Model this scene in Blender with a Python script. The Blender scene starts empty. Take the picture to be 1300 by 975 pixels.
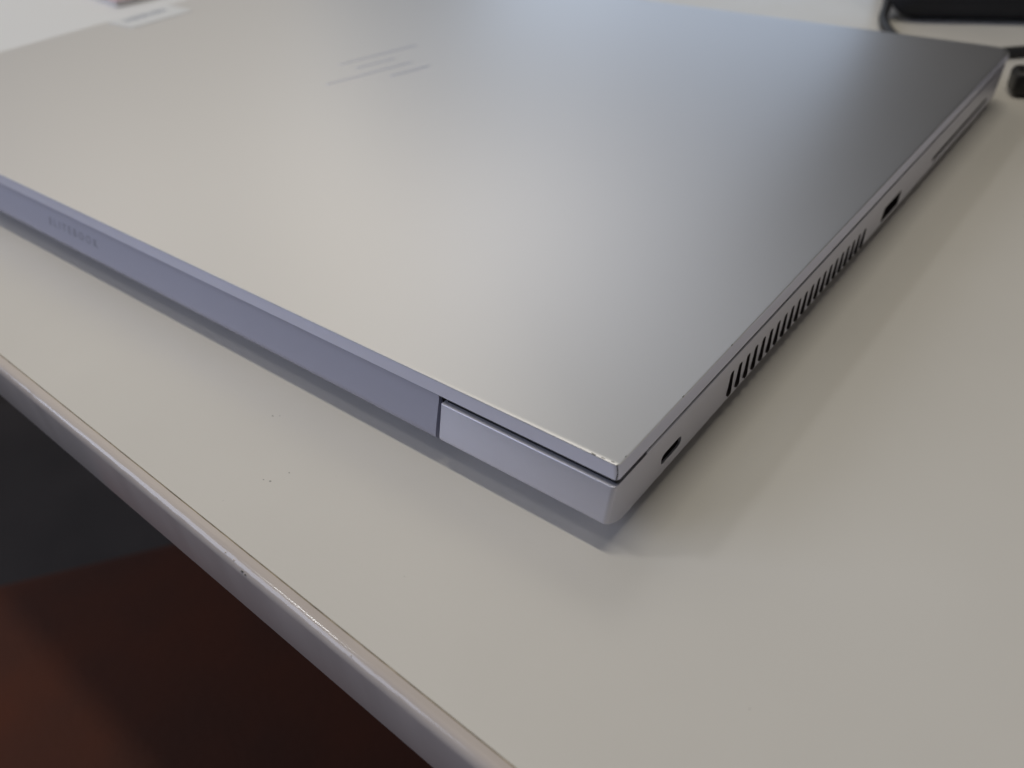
import bpy, bmesh, math, random
from mathutils import Vector, Matrix
random.seed(7)
S = bpy.context.scene
COL = S.collection
MM = 0.001                                   # everything below is written in millimetres

# ------------------------------------------------------------------ camera
cam_d = bpy.data.cameras.new('camera')
cam = bpy.data.objects.new('camera', cam_d); COL.objects.link(cam)
R = Matrix(((0.7847166, -0.3508747, 0.5109861),
            (0.6174430, 0.5151170, -0.5944902),
            (-0.0546261, 0.7820111, 0.6208660)))
cam.matrix_world = Matrix.Translation(Vector((48.27, -79.92, 109.07)) * MM) @ R.to_4x4()
cam_d.sensor_fit = 'HORIZONTAL'; cam_d.sensor_width = 36.0
cam_d.lens = 36.0 * 1054.35 / 1300.0
cam_d.clip_start = 0.005; cam_d.clip_end = 50
cam_d.dof.use_dof = True
cam_d.dof.focus_distance = 0.151
cam_d.dof.aperture_fstop = 15.5
S.camera = cam

# ------------------------------------------------------------------ light
w = bpy.data.worlds.new('World'); S.world = w; w.use_nodes = True
bg = w.node_tree.nodes['Background']
bg.inputs[0].default_value = (0.80, 0.86, 1.0, 1); bg.inputs[1].default_value = 0.01

def area(name, loc, target, sx, sy, power, color):
    d = bpy.data.lights.new(name, 'AREA'); d.shape = 'RECTANGLE'; d.size = sx; d.size_y = sy
    d.energy = power; d.color = color
    o = bpy.data.objects.new(name, d); COL.objects.link(o)
    o.location = loc
    if target is not None:                     # None: hangs level, facing straight down
        o.rotation_euler = (Vector(target) - Vector(loc)).to_track_quat('-Z', 'Y').to_euler()
    return o
area('ceiling_light', (-0.1, 0.03, 2.0), None, 1.0, 0.11, 9.88, (1.000, 0.950, 0.820))
area('tube_light', (-1.48, -0.66, 1.9), (0, 0, 0), 0.26, 0.2, 3.40, (1.000, 1.000, 1.000))
area('left_window_light', (-2.2, 0.3, 1.0), (0, 0, 0.1), 2.8, 1.8, 6.60, (1.000, 0.940, 0.820))
area('lid_top_fill', (-1.75, 1.95, 0.95), (0, 0, 0.1), 1.0, 1.3, 1.04, (0.840, 0.920, 1.000))  # added fill that brightens the lid top; no window known there
area('warm_lid_fill', (-1.1, 1.3, 1.75), (0, 0, 0), 1.0, 0.8, 2.15, (1.000, 0.910, 0.760))  # added warm fill for the lid's near corner, no known window
area('far_high_fill', (-0.7, 2.2, 2.2), (0, 0, 0.1), 1.6, 1.2, 4.17, (0.900, 0.940, 1.000))  # added fill for the lid's reflections, not an actual window
area('far_window_light', (-1.1, 3.0, 0.6), (0, 0, 0.1), 2.4, 1.1, 7.28, (0.620, 0.780, 1.000))
area('right_fill', (2.4, 0.8, 1.0), (0, 0, 0.1), 2, 1.4, 4.20, (1.000, 0.940, 0.870))  # added fill lifting the laptop's right-hand wall; the source is invented
area('left_warm_fill', (-2, 0.2, 2.4), (0, 0, 0), 1.5, 3, 2.74, (1.000, 0.880, 0.720))  # added warm fill for table and lid edges, no actual ceiling fixture
area('bluish_rear_fill', (-1.6, -1.5, 0.9), (0, 0, 0), 1.4, 1.2, 17.00, (0.700, 0.780, 1.000))  # added bluish fill that tints the hinge side, not a known window
area('side_window_light', (-1.36, 0.72, 1.17), (0, 0, 0), 0.9, 0.7, 0.60, (1.000, 0.950, 0.840))

S.view_settings.view_transform = 'Standard'; S.view_settings.look = 'None'
S.view_settings.exposure = 0.1; S.view_settings.gamma = 1.0
S.render.engine = 'CYCLES'
S.cycles.use_denoising = True
S.cycles.max_bounces = 6

# ------------------------------------------------------------------ materials
def mat(name, color, rough=0.5, metal=0.0, spec=0.5, noise=None, bump=None, vary=0.0, vscale=20):
    m = bpy.data.materials.new(name); m.use_nodes = True
    nt = m.node_tree; b = nt.nodes['Principled BSDF']
    b.inputs['Base Color'].default_value = (*color, 1)
    b.inputs['Roughness'].default_value = rough
    b.inputs['Metallic'].default_value = metal
    b.inputs['Specular IOR Level'].default_value = spec
    tc = nt.nodes.new('ShaderNodeTexCoord')
    if vary:
        n = nt.nodes.new('ShaderNodeTexNoise'); n.inputs['Scale'].default_value = vscale; n.inputs['Detail'].default_value = 4
        nt.links.new(tc.outputs['Object'], n.inputs['Vector'])
        mr = nt.nodes.new('ShaderNodeMapRange'); mr.inputs[1].default_value = 0.3; mr.inputs[2].default_value = 0.7
        mr.inputs[3].default_value = 1 - vary; mr.inputs[4].default_value = 1 + vary
        nt.links.new(n.outputs['Fac'], mr.inputs[0])
        mx = nt.nodes.new('ShaderNodeMix'); mx.data_type = 'RGBA'; mx.blend_type = 'MULTIPLY'
        mx.inputs[0].default_value = 1; mx.inputs[6].default_value = (*color, 1)
        nt.links.new(mr.outputs[0], mx.inputs[7]); nt.links.new(mx.outputs[2], b.inputs['Base Color'])
        r2 = nt.nodes.new('ShaderNodeMapRange'); r2.inputs[1].default_value = 0.3; r2.inputs[2].default_value = 0.7
        r2.inputs[3].default_value = rough - 0.03; r2.inputs[4].default_value = rough + 0.03
        nt.links.new(n.outputs['Fac'], r2.inputs[0]); nt.links.new(r2.outputs[0], b.inputs['Roughness'])
    if bump:
        sc, st, dist = bump
        n2 = nt.nodes.new('ShaderNodeTexNoise'); n2.inputs['Scale'].default_value = sc; n2.inputs['Detail'].default_value = 3
        nt.links.new(tc.outputs['Object'], n2.inputs['Vector'])
        bp = nt.nodes.new('ShaderNodeBump'); bp.inputs['Strength'].default_value = st; bp.inputs['Distance'].default_value = dist
        nt.links.new(n2.outputs['Fac'], bp.inputs['Height']); nt.links.new(bp.outputs[0], b.inputs['Normal'])
    return m

M_LID = mat('satin_silver_aluminium', (0.74, 0.74, 0.77), 0.43, 1.0, bump=(5200, 0.10, 0.00003))
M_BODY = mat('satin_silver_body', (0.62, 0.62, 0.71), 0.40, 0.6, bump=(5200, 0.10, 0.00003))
M_RIM = mat('lid_side_bluish_shade', (0.72, 0.735, 0.89), 0.42, 0.5)  # lid sides: bluish shade of the light put into the colour
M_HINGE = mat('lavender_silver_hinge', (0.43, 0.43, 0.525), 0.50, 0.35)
M_LOGO = mat('polished_logo', (0.60, 0.61, 0.74), 0.32, 1.0)
M_PRINT = mat('dark_lettering', (0.30, 0.30, 0.37), 0.4, 0.3)
M_BLACK = mat('black_plastic', (0.010, 0.009, 0.010), 0.45)
M_SLOT = mat('dark_slot', (0.022, 0.016, 0.018), 0.6)
M_SEAM = mat('black_gasket_gap_shade', (0.012, 0.011, 0.014), 0.7)  # gasket black, also used to paint the shade in the hinge gaps
M_PORT = mat('port_metal', (0.25, 0.24, 0.24), 0.4, 1.0)
M_TONGUE = mat('port_tongue', (0.03, 0.012, 0.014), 0.5)
M_CHIP = mat('worn_paint', (0.16, 0.15, 0.14), 0.6, vary=0.3, vscale=900)
M_STICK = mat('white_label_paper', (0.80, 0.81, 0.83), 0.5)
M_STICKP = mat('grey_label_print', (0.42, 0.44, 0.50), 0.6)
M_RUBBER = mat('rubber_foot', (0.02, 0.02, 0.02), 0.8)
M_CASE = mat('black_case_fabric', (0.012, 0.012, 0.015), 0.75, vary=0.25, vscale=60, bump=(900, 0.4, 0.0004))
M_CORD = mat('black_cord', (0.016, 0.016, 0.019), 0.55)
M_NICKEL = mat('nickel', (0.75, 0.74, 0.72), 0.22, 1.0)
M_PINK = mat('pink_cover', (0.72, 0.50, 0.56), 0.55, vary=0.04, vscale=30)
M_BRIGHT = mat('brightening_white', (0.86, 0.86, 0.87), 0.5)  # tone of the sheet added to brighten the table
M_PAGES = mat('pale_pages', (0.75, 0.73, 0.72), 0.7)
M_FLOOR = mat('dark_grey_carpet', (0.044, 0.036, 0.034), 0.9, vary=0.2, vscale=8, bump=(300, 0.5, 0.004))
M_SEAT = mat('brown_leather', (0.070, 0.016, 0.0045), 0.9, vary=0.22, vscale=14, bump=(240, 0.3, 0.001))
M_STOOL = mat('dark_wood', (0.05, 0.022, 0.013), 0.5, vary=0.2, vscale=20)
M_LEG = mat('grey_leg', (0.25, 0.25, 0.26), 0.4, 0.6)

def table_material(name, col, rough, seamy=False):
    m = mat(name, col, rough, spec=0.5)
    nt = m.node_tree; b = nt.nodes['Principled BSDF']; L = nt.links
    tc = [n for n in nt.nodes if n.type == 'TEX_COORD'][0]
    # faint grime clouds and tiny specks
    n1 = nt.nodes.new('ShaderNodeTexNoise'); n1.inputs['Scale'].default_value = 9; n1.inputs['Detail'].default_value = 5
    n2 = nt.nodes.new('ShaderNodeTexNoise'); n2.inputs['Scale'].default_value = 330; n2.inputs['Detail'].default_value = 2
    for n in (n1, n2): L.new(tc.outputs['Object'], n.inputs['Vector'])
    r1 = nt.nodes.new('ShaderNodeMapRange'); r1.inputs[1].default_value = .3; r1.inputs[2].default_value = .7; r1.inputs[3].default_value = .955; r1.inputs[4].default_value = 1.03
    L.new(n1.outputs['Fac'], r1.inputs[0])
    r2 = nt.nodes.new('ShaderNodeMapRange'); r2.inputs[1].default_value = .77; r2.inputs[2].default_value = .84; r2.inputs[3].default_value = 1; r2.inputs[4].default_value = .6
    L.new(n2.outputs['Fac'], r2.inputs[0])
    mu = nt.nodes.new('ShaderNodeMath'); mu.operation = 'MULTIPLY'
    L.new(r1.outputs[0], mu.inputs[0]); L.new(r2.outputs[0], mu.inputs[1])
    mx = nt.nodes.new('ShaderNodeMix'); mx.data_type = 'RGBA'; mx.blend_type = 'MULTIPLY'; mx.inputs[0].default_value = 1
    mx.inputs[6].default_value = (*col, 1); L.new(mu.outputs[0], mx.inputs[7]); L.new(mx.outputs[2], b.inputs['Base Color'])
    # wiped patches: the gloss wanders a little
    n4 = nt.nodes.new('ShaderNodeTexNoise'); n4.inputs['Scale'].default_value = 26; n4.inputs['Detail'].default_value = 6; n4.inputs['Roughness'].default_value = .65
    L.new(tc.outputs['Object'], n4.inputs['Vector'])
    r4 = nt.nodes.new('ShaderNodeMapRange'); r4.inputs[1].default_value = .3; r4.inputs[2].default_value = .7; r4.inputs[3].default_value = rough - .05; r4.inputs[4].default_value = rough + .05
    L.new(n4.outputs['Fac'], r4.inputs[0]); L.new(r4.outputs[0], b.inputs['Roughness'])
    n3 = nt.nodes.new('ShaderNodeTexNoise'); n3.inputs['Scale'].default_value = 900; n3.inputs['Detail'].default_value = 3
    L.new(tc.outputs['Object'], n3.inputs['Vector'])
    bp = nt.nodes.new('ShaderNodeBump'); bp.inputs['Strength'].default_value = 0.12; bp.inputs['Distance'].default_value = 0.0001
    L.new(n3.outputs['Fac'], bp.inputs['Height']); L.new(bp.outputs[0], b.inputs['Normal'])
    return m
M_TOP = table_material('white_laminate', (0.75, 0.718, 0.672), 0.32)
M_BAND = mat('white_edge_band', (0.62, 0.55, 0.51), 0.12, vary=0.02, vscale=60, bump=(140, 0.035, 0.0004))
M_GLUE = mat('brown_glue_line', (0.32, 0.26, 0.18), 0.7, vary=0.55, vscale=170)
M_SPECK = mat('grey_mark', (0.42, 0.40, 0.37), 0.7)

# ------------------------------------------------------------------ builders
def obj(name, bm, m, parent=None, smooth=None):
    me = bpy.data.meshes.new(name)
    bmesh.ops.scale(bm, vec=(MM, MM, MM), verts=bm.verts)
    bmesh.ops.recalc_face_normals(bm, faces=bm.faces)
    bm.to_mesh(me); bm.free()
    me.materials.append(m)
    if smooth is not None:
        for p in me.polygons: p.use_smooth = True
        me.set_sharp_from_angle(angle=math.radians(smooth))
    o = bpy.data.objects.new(name, me); COL.objects.link(o)
    if parent: o.parent = parent
    return o
def thing(name, label, cat, loc=(0, 0, 0), rz=0.0, group=None):
    o = bpy.data.objects.new(name, None); COL.objects.link(o)
    o.empty_display_size = 0.02
    o.location = Vector(loc) * MM; o.rotation_euler = (0, 0, rz)
    return tag(o, label, cat, group)
def tag(o, label, cat, group=None):
    o['label'] = label; o['category'] = cat
    if group: o['group'] = group
    return o
def box(x0, x1, y0, y1, z0, z1, bevel=0.0, seg=2, bm=None):
    bm2 = bmesh.new()
    bmesh.ops.create_cube(bm2, size=1.0)
    for v in bm2.verts:
        v.co = Vector(((x0 + x1) / 2 + v.co.x * (x1 - x0), (y0 + y1) / 2 + v.co.y * (y1 - y0), (z0 + z1) / 2 + v.co.z * (z1 - z0)))
    if bevel:
        bmesh.ops.bevel(bm2, geom=bm2.edges[:], offset=bevel, segments=seg, profile=0.5, affect='EDGES')
    if bm is None: return bm2
    me = bpy.data.meshes.new('tmp'); bm2.to_mesh(me); bm2.free(); bm.from_mesh(me); bpy.data.meshes.remove(me)
    return bm
def outline(x0, x1, y0, y1, radii, n=8):
    """counter-clockwise rounded rectangle; radii for (x1,y0),(x1,y1),(x0,y1),(x0,y0)"""
    pts = []
    cs = [(x1, y0, -1, 1, -90), (x1, y1, -1, -1, 0), (x0, y1, 1, -1, 90), (x0, y0, 1, 1, 180)]
    for (cx, cy, sx, sy, a0), r in zip(cs, radii):
        for k in range(n + 1):
            a = math.radians(a0 + 90 * k / n)
            pts.append((cx + sx * r + r * math.cos(a), cy + sy * r + r * math.sin(a)))
    return pts
def loft(rings):
    bm = bmesh.new(); vs = []
    for z, pts in rings: vs.append([bm.verts.new((x, y, z)) for x, y in pts])
    n = len(vs[0])
    for a, b in zip(vs, vs[1:]):
        for i in range(n):
            bm.faces.new((a[i], a[(i + 1) % n], b[(i + 1) % n], b[i]))
    bm.faces.new(list(reversed(vs[0]))); bm.faces.new(vs[-1])
    return bm
def tube(points, r, seg=12, bm=None, caps=True):
    bm = bm or bmesh.new(); rings = []
    P = [Vector(p) for p in points]; up = Vector((0, 0, 1))
    for i, p in enumerate(P):
        t = (P[min(i + 1, len(P) - 1)] - P[max(i - 1, 0)]).normalized()
        s = t.cross(up)
        if s.length < 1e-4: s = Vector((1, 0, 0))
        s.normalize(); u = s.cross(t)
        rr = r[i] if isinstance(r, (list, tuple)) else r
        rings.append([bm.verts.new(p + s * rr * math.cos(2 * math.pi * k / seg) + u * rr * math.sin(2 * math.pi * k / seg)) for k in range(seg)])
    for a, b in zip(rings, rings[1:]):
        for k in range(seg): bm.faces.new((a[k], a[(k + 1) % seg], b[(k + 1) % seg], b[k]))
    if caps: bm.faces.new(list(reversed(rings[0]))); bm.faces.new(rings[-1])
    return bm
def spline(pts, n=10):
    P = [Vector(p) for p in pts]; P = [2 * P[0] - P[1]] + P + [2 * P[-1] - P[-2]]; out = []
    for i in range(1, len(P) - 2):
        for k in range(n):
            t = k / n; a, b, c, d = P[i - 1], P[i], P[i + 1], P[i + 2]
            out.append(0.5 * ((2 * b) + (c - a) * t + (2 * a - 5 * b + 4 * c - d) * t * t + (3 * b - a - 3 * c + d) * t ** 3))
    out.append(P[-2]); return out
def cut(o, cutter_bm):
    """boolean difference, baked into the mesh"""
    c = obj('cutter', cutter_bm, M_BLACK)
    md = o.modifiers.new('cut', 'BOOLEAN'); md.operation = 'DIFFERENCE'; md.object = c; md.solver = 'EXACT'
    dg = bpy.context.evaluated_depsgraph_get(); dg.update()
    me = bpy.data.meshes.new_from_object(o.evaluated_get(dg))
    o.modifiers.clear(); old = o.data; o.data = me; me.name = o.name; bpy.data.meshes.remove(old)
    cm = c.data; bpy.data.objects.remove(c); bpy.data.meshes.remove(cm)
def slot_bm(y0, y1, z0, z1, r, xa, xb, lean=0.0, n=4, open_front=False, bm=None):
    """rounded-rectangle prism along x (an opening in the right-hand wall)"""
    bm = bm or bmesh.new(); r = min(r, (y1 - y0) / 2 - 1e-3, (z1 - z0) / 2 - 1e-3)
    pts = outline(y0, y1, z0, z1, (r, r, r, r), n)
    A = [bm.verts.new((xa, y + lean * (z - z0), z)) for y, z in pts]; B = [bm.verts.new((xb, y + lean * (z - z0), z)) for y, z in pts]
    k = len(pts)
    for i in range(k): bm.faces.new((A[i], A[(i + 1) % k], B[(i + 1) % k], B[i]))
    bm.faces.new(A)
    if not open_front: bm.faces.new(list(reversed(B)))
    return bm

# ------------------------------------------------------------------ the setting: floor
fl = bmesh.new(); bmesh.ops.create_grid(fl, x_segments=8, y_segments=8, size=4000)
floor = obj('floor', fl, M_FLOOR); floor.location.z = -0.735; floor['kind'] = 'structure'

# ------------------------------------------------------------------ table
TA = math.radians(-1.98)
table = thing('table', 'white laminate table with a chipped glossy rounded edge, under the silver laptop', 'table', (0, -39.9, 0), TA)
tb = box(-1500, 900, 0.25, 760, -16.5, 0)
top = obj('tabletop', tb, M_TOP, table)
glue = obj('glue_line', box(-1500, 900, 0.02, 0.23, -15.5, -0.08), M_GLUE, table)
# rounded edge band in cross-section (y, z), swept along x with slight hand-worn wobble
def band_bm():
    prof = [(0.0, -0.02)]
    r = 2.1
    prof.append((-0.9, 0.0))
    for k in range(0, 9):
        a = math.radians(90 + 90 * k / 8)
        prof.append((-0.95 + r * 0.86 * math.cos(a), -r + r * math.sin(a)))
    for k in range(0, 5):
        a = math.radians(180 + 90 * k / 4)
        prof.append((-1.5 + 1.256 * math.cos(a), -13.6 + 1.2 * math.sin(a)))
    prof.append((0.0, -14.8))
    bm = bmesh.new(); rings = []
    xs = [-1500, -900, -600, -400, -260] + [x for x in range(-200, 61, 2)] + [120, 300, 900]
    rnd = random.Random(3)
    for x in xs:
        fine = -200 <= x <= 60
        j = rnd.uniform(-0.05, 0.05) if fine else 0
        rings.append([bm.verts.new((x, y + (j if 2 <= i <= 9 else 0), z)) for i, (y, z) in enumerate(prof)])
    n = len(prof)
    for a, b in zip(rings, rings[1:]):
        for i in range(n - 1): bm.faces.new((a[i], a[i + 1], b[i + 1], b[i]))
        bm.faces.new((a[n - 1], a[0], b[0], b[n - 1]))
    bm.faces.new(rings[0]); bm.faces.new(list(reversed(rings[-1])))
    return bm
band = obj('edge_band', band_bm(), M_BAND, table, smooth=40)
for (x, y) in ((-1420, 60), (-1420, 700), (820, 60), (820, 700)):
    obj('table_leg', box(x - 25, x + 25, y, y + 50, -735, -16.6, 3), M_LEG, table)
def blob(x, y, z, r, ex=1.0, ez=0.25, seedv=0):
    rr = random.Random(seedv); bm = bmesh.new()
    bmesh.ops.create_icosphere(bm, subdivisions=2, radius=1)
    for v in bm.verts:
        q = 1 + rr.uniform(-.25, .25)
        v.co = Vector((x + v.co.x * r * ex * q, y + v.co.y * r * q, z + v.co.z * r * ez))
    return bm
# marks seen on the table, positions in laptop coordinates -> table coordinates
def to_table(x, y):
    c, s = math.cos(-TA), math.sin(-TA); dx, dy = x, y + 39.9
    return c * dx - s * dy, s * dx + c * dy
for i, (x, y, r) in enumerate(((-76, -11.8, .30), (-59.9, -20.8, .26), (-61.1, -24.4, .36), (-62.5, -24.9, .22), (-74.8, -10.9, .18), (31, -14, .15))):
    tx, ty = to_table(x, y)
    obj('speck', blob(tx, ty, 0.0, r * .6, 1.3, .1, i), M_SPECK, table)
for i, (x, y, z, r) in enumerate(((-48.6, -2.50, -.95, .19), (-47.7, -2.62, -1.05, .13), (-21.0, -2.05, -.42, .14), (-54.0, -2.05, -.42, .13), (-51.4, -2.1, -.46, .15))):
    obj('edge_chip', blob(x, y, z, r, 1.6, .7, 40 + i), M_CHIP if i < 2 else M_BAND, table, smooth=60)

# ------------------------------------------------------------------ laptop
W, D, ZT = 326.0, 240.0, 18.5
ZL = 15.0                                     # underside of the lid / top of the base seam
laptop = thing('laptop', 'closed silver laptop lying on the white table with its hinge side nearest', 'laptop', (0, 0, 0))

def lid_ring(z, d, dfar):
    r = [max(0.5, 0.9 - d * .5), 7.0, 7.0, max(0.5, .9 - d * .5)]
    return (z, outline(-W + d, -d, d, D - dfar, r, 8))
rings = [lid_ring(ZL, 0.10, 1.6), lid_ring(ZL + .1, 0.0, 1.2), lid_ring(ZL + .8, 0.0, .3), lid_ring(ZT - 1.7, 0, 0.0),
         lid_ring(ZT - 1.45, 0, 0.35), lid_ring(ZT - 1.2, 0, 1.0), lid_ring(ZT - .95, 0, 2.2), lid_ring(ZT - .18, 0, 6.4), lid_ring(ZT - .05, .05, 7.6), lid_ring(ZT, .15, 8.6)]
lid = obj('lid', loft(rings), M_LID, laptop, smooth=34)
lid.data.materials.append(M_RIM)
for p in lid.data.polygons:                   # upright lid faces take the tone with bluish shade put in
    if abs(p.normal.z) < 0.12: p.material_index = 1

def base_ring(z, d, rear):
    r = [0.9, 7.0, 7.0, 0.9]
    return (z, outline(-W + d, -d, rear, D - 1.5 - d, r, 8))
rings = [base_ring(2.3, 4.2, 6.0), base_ring(2.4, 2.6, 5.0), base_ring(2.75, 1.5, 3.6), base_ring(3.4, .85, 2.2), base_ring(4.3, .62, .6), base_ring(5.4, .55, -1.0),
         base_ring(6.2, .50, -1.9), base_ring(6.8, .45, -2.25), base_ring(7.4, .40, -2.2), base_ring(13.75, .06, -.60), base_ring(14.0, .10, -.54), base_ring(14.2, .28, -.4)]
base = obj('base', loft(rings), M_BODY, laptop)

# openings in the right-hand wall (x = 0 side)
cutter = bmesh.new()
SL = []
for i in range(21):
    y = 40.0 + 3.50 * i
    z1 = 10.35 - 0.065 * i; z0 = 4.95 - 0.045 * i + (0.25 if i > 10 else 0)
    SL.append((y, y + 1.58, z0 - .1, z1 + .4))
USB = (124.6, 137.6, 4.75, 8.9)
CARD = (164.6, 219.5, 6.15, 7.65)
LOCK = (14.9, 21.9, 6.3, 8.8)
for (y0, y1, z0, z1) in SL: slot_bm(y0, y1, z0, z1, .55, -5.0, 1.0, .03, bm=cutter)
slot_bm(*USB, .55, -13.0, 1.0, bm=cutter)
slot_bm(*CARD, .5, -22.0, 1.0, bm=cutter)
slot_bm(*LOCK, 1.1, -3.2, 1.0, bm=cutter)
# rear right-hand hinge block: the base is cut away behind the hinge cover, leaving the block at x > -37
cut(base, box(-W + 37.1, -37.1, -4, 9.2, -1, 20))
cut(base, box(-W - 2, 2, -4, 9.2, 13.92, 20))
cut(base, cutter)
bmx = bmesh.new(); bmx.from_mesh(base.data)
# soften the rear top edge and inner ends of the two hinge blocks
eds = []
for e in bmx.edges:
    a, b = e.verts[0].co / MM, e.verts[1].co / MM
    if abs(a.z - 13.92) < .01 and abs(b.z - 13.92) < .01 and a.y < 1.5 and b.y < 1.5: eds.append(e)
    elif abs(abs(a.x + W / 2) - (W / 2 - 37.1)) < .02 and abs(abs(b.x + W / 2) - (W / 2 - 37.1)) < .02 and a.y < 1.3 and b.y < 1.3: eds.append(e)
if eds: bmesh.ops.bevel(bmx, geom=eds, offset=0.0013, segments=6, profile=0.5, affect='EDGES', clamp_overlap=True)
bmx.to_mesh(base.data); bmx.free()
for p in base.data.polygons: p.use_smooth = True
base.data.set_sharp_from_angle(angle=math.radians(30))

for (y0, y1, z0, z1) in SL:
    g = .03
    obj('vent_slot', slot_bm(y0 + g, y1 - g, z0 + g, z1 - g, 0.52, -4.9, -0.30, .03, n=3, open_front=True), M_SLOT, laptop)
port = obj('usb_port', slot_bm(USB[0] + .05, USB[1] - .05, USB[2] + .05, USB[3] - .05, .5, -12.8, -.55, n=3, open_front=True), M_SLOT, laptop)
obj('port_tongue', box(-12.5, -2.2, USB[0] + .9, USB[1] - .9, 6.6, 8.2, .15), M_TONGUE, port)
obj('card_slot', slot_bm(CARD[0] + .05, CARD[1] - .05, CARD[2] + .05, CARD[3] - .05, .6, -21.5, -.42, n=3, open_front=True), M_SLOT, laptop)
lock = obj('lock_slot', slot_bm(LOCK[0] + .04, LOCK[1] - .04, LOCK[2] + .04, LOCK[3] - .04, 1.05, -3.15, -.9, n=5, open_front=True), M_SLOT, laptop)

# dark gasket between lid and base
obj('gasket', loft([(14.21, outline(-W + .38, -.38, 9.5, D - 3, (1, 6, 6, 1), 6)), (ZL - .02, outline(-W + .38, -.38, 9.5, D - 3, (1, 6, 6, 1), 6))]), M_SEAM, laptop)
# black filler for the shade in the gap above the rear blocks
for xa, xb in ((-36.4, -.5), (-W + .5, -W + 36.4)):
    obj('gap_shade_filler', box(xa, xb, .45, 9.0, 13.95, ZL - .02, .1), M_SEAM, laptop)
# hinge cover: long bar hanging from the lid
def hinge_cover():
    prof = [(0.05, ZL - .03), (0.0, ZL - .25), (-0.12, ZL - .8), (-0.55, 12.9), (-1.4, 10.1), (-2.10, 7.6), (-2.22, 7.1), (-2.18, 6.7), (-1.9, 6.15), (-1.0, 5.3), (0.5, 4.1), (2.2, 3.5), (5.5, 3.4), (7.6, 4.6), (8.2, 8.0), (8.2, ZL - .05)]
    bm = bmesh.new(); rings = []
    for x in (-W + 38.0, -38.0): rings.append([bm.verts.new((x, y, z)) for y, z in prof])
    n = len(prof)
    for i in range(n): bm.faces.new((rings[0][i], rings[0][(i + 1) % n], rings[1][(i + 1) % n], rings[1][i]))
    bm.faces.new(list(reversed(rings[0]))); bm.faces.new(rings[1])
    return bm
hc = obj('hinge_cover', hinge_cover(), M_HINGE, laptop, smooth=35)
for xa in (-37.98, -W + 37.12):
    obj('slit_shade_filler', box(xa, xa + .86, .75, 8.6, 4.6, ZL - .05), M_SEAM, laptop)  # black filler painting the shade inside the end slits
obj('hinge_shade_filler', box(-W + 37.6, -37.6, 6.5, 9.0, 4.8, 14.0), M_SEAM, laptop)  # black filler for the shade behind the hinge cover
# lettering stamped on the hinge cover
def text_mesh(s, size, spacing, extrude):
    cu = bpy.data.curves.new('lettering', 'FONT'); cu.body = s; cu.size = size; cu.space_character = spacing
    cu.extrude = extrude; cu.align_x = 'CENTER'; cu.align_y = 'CENTER'; cu.resolution_u = 4
    o = bpy.data.objects.new('lettering', cu); COL.objects.link(o)
    dg = bpy.context.evaluated_depsgraph_get(); dg.update()
    me = bpy.data.meshes.new_from_object(o.evaluated_get(dg))
    bpy.data.objects.remove(o); bpy.data.curves.remove(cu)
    return me
tm = text_mesh('ELITEBOOK', 3.1 * MM, 1.68, 0.03 * MM); tm.materials.clear(); tm.materials.append(M_PRINT)
tm.name = 'lettering'
lt = bpy.data.objects.new('lettering', tm); COL.objects.link(lt); lt.parent = hc
lt.location = (-167.5 * MM, -1.08 * MM, 11.2 * MM); lt.rotation_euler = (math.radians(73.2), 0, 0)

# the four slanted strokes inlaid in the lid
def stroke(xb, yb, xt, yt, w):
    bm = bmesh.new(); h = .035
    q = [(xb - w / 2, yb), (xb + w / 2, yb), (xt + w / 2, yt), (xt - w / 2, yt)]
    a = [bm.verts.new((x, y, ZT - .2)) for x, y in q]; b = [bm.verts.new((x, y, ZT + h)) for x, y in q]
    for i in range(4): bm.faces.new((a[i], a[(i + 1) % 4], b[(i + 1) % 4], b[i]))
    bm.faces.new(b); bm.faces.new(list(reversed(a)))
    return bm
logo = obj('logo', stroke(-188.8, 114.9, -180.0, 144.9, 0.95), M_LOGO, laptop)
for a in ((-180.5, 115.3, -176.2, 129.5), (-176.9, 98.2, -167.7, 129.5), (-163.6, 115.1, -159.2, 129.5)):
    obj('logo_stroke', stroke(*a, 0.95), M_LOGO, logo)
# sticker near the left end of the lid
# sticker on the lid
st = obj('sticker', box(-325.0, -305.8, 105.0, 135.0, ZT + .02, ZT + .16), M_STICK, laptop)
pb = bmesh.new(); rr = random.Random(5)
yy = 109.5
while yy < 129:
    wd = rr.uniform(.5, 1.6); box(-321.5 + rr.uniform(-.5, .5), -316.2 + rr.uniform(-.6, .6), yy, min(yy + wd, 129.5), ZT + .165, ZT + .19, bm=pb); yy += wd + rr.uniform(.25, .6)
obj('sticker_print', pb, M_STICKP, st)
# worn chips along the lid's edges and the split at its corner
def chip(pts, z0, z1):
    bm = bmesh.new(); a = [bm.verts.new((x, y, z0)) for x, y in pts]; b = [bm.verts.new((x, y, z1)) for x, y in pts]
    n = len(pts)
    for i in range(n): bm.faces.new((a[i], a[(i + 1) % n], b[(i + 1) % n], b[i]))
    bm.faces.new(b); bm.faces.new(list(reversed(a))); return bm
for x, y, l, wd, ax in ((-4.6, .12, 1.5, .34, 0), (-2.9, .20, 1.2, .28, 0), (-1.2, .34, .9, .36, 0), (-.22, 2.6, .8, .30, 1), (-.12, 20.6, 1.2, .28, 1), (-.1, 38.5, 1.2, .26, 1)):
    rr = random.Random(int(x * 100 + y * 10)); pts = []
    for k in range(9):
        a = 2 * math.pi * k / 9; q = rr.uniform(.6, 1.1)
        dx, dy = (l * .75, wd * .7) if ax == 0 else (wd * .7, l * .75)
        pts.append((x + dx * .5 * q * math.cos(a), y + dy * .5 * q * math.sin(a)))
    obj('paint_chip', chip(pts, ZT - .35, ZT + .012), M_CHIP, laptop)
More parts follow.
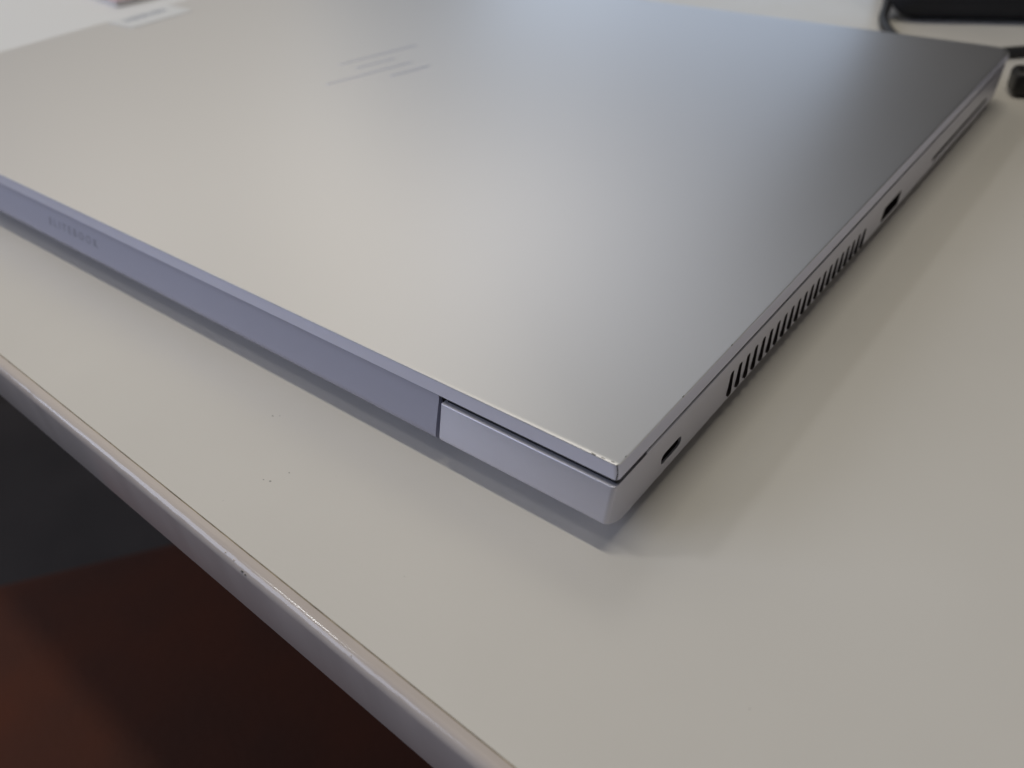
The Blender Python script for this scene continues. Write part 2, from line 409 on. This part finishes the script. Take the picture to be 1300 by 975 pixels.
cr = [(-.30 + .24 * math.sin(t * 2.9) - .1 * t, .27 + .0 * t, ZT - .1 - t * (ZT - ZL - .3)) for t in [k / 10 for k in range(11)]]
obj('corner_crack', tube([(x - .02, .17, z) for x, y, z in cr], .085, 6), M_SEAM, laptop)
for x in (-40, -W + 40):
    for y in (22, 215):
        obj('rubber_foot', box(x - 9, x + 9, y - 3, y + 3, 0, 2.7, .4), M_RUBBER, laptop)

# ------------------------------------------------------------------ things beyond the laptop
def rounded_box(lx, ly, lz, r, seg=4):
    return box(0, lx, 0, ly, 0, lz, r, seg)
case = thing('black_case', 'tall matt black case with rounded corners standing behind the laptop at the right', 'case', (-62, 310, 0), math.radians(22))
obj('case_body', rounded_box(190, 85, 255, 11), M_CASE, case, smooth=50)
obj('carry_handle', tube(spline([(60, 42, 253), (64, 42, 273), (95, 42, 281), (126, 42, 273), (130, 42, 253)], 6), 4.5, 8), M_CASE, case, smooth=60)
obj('case_zip', tube([(8, -.4, 190), (182, -.4, 190)], .9, 6), M_BLACK, case)
cord = obj('cord', tube(spline([(-70.5, 350, 14), (-69.5, 334, 9), (-66, 320, 4.5), (-62, 306, 2.3), (-50, 286, 2.0), (-32, 276, 2.0), (-16, 281, 2.0), (-7, 288, 2.2), (6, 300, 2.2), (24, 318, 2.2), (60, 330, 2.2), (96, 328, 2.2)], 8), 2.0, 12), M_CORD, smooth=60)
tag(cord, 'thin black cord curling out from behind the far corner of the laptop', 'cord')
plug = thing('plug', 'chunky black plug lying on the table beside the far right corner of the laptop', 'plug', (6, 251, 0), math.radians(25))
obj('plug_body', box(-6, 26, -5.5, 5.5, 0.05, 8.6, 2.2, 3), M_BLACK, plug, smooth=50)
obj('plug_contact', tube([(-1.5, 1.0, 8.3), (-1.5, 1.0, 8.9)], 1.5, 12), M_NICKEL, plug)
obj('plug_cord', tube(spline([(25, 0, 4), (34, 1, 3.2), (60, 8, 2.1), (110, 10, 2.0)], 6), 2.0, 10), M_CORD, plug, smooth=60)
sheet = tag(obj('brightening_sheet', box(-640, -318, 34, 345, .03, .22), M_BRIGHT), 'white sheet added to brighten the table beside the left end of the laptop', 'paper')  # added sheet: bright light on the table put in as whiteness
pad = thing('pink_notepad', 'pale pink notepad lying on the white table beyond the left end of the laptop', 'notepad', (-424, 162, 0.22), math.radians(-8))
obj('page_block', box(-108, 0, 0, 148, .05, 3, .3, 1), M_PAGES, pad)
obj('cover', box(-108.6, .6, -.6, 148.6, 3.02, 3.5, .2, 1), M_PINK, pad)

# ------------------------------------------------------------------ stool under the table edge
stool = thing('stool', 'brown leather topped stool on the dark floor under the table edge', 'stool', (-238, -118, -735), math.radians(-35.5))
obj('seat', box(-205, 205, -230, 230, 385, 445, 16, 4), M_SEAT, stool, smooth=50)
for sx in (-1, 1):
    for sy in (-1, 1):
        obj('leg', box(sx * 165 - 17, sx * 165 + 17, sy * 190 - 17, sy * 190 + 17, 0.5, 384.5, 3), M_STOOL, stool)
for sy in (-1, 1):
    obj('stretcher', box(-147, 147, sy * 190 - 9, sy * 190 + 9, 140, 170, 2), M_STOOL, stool)
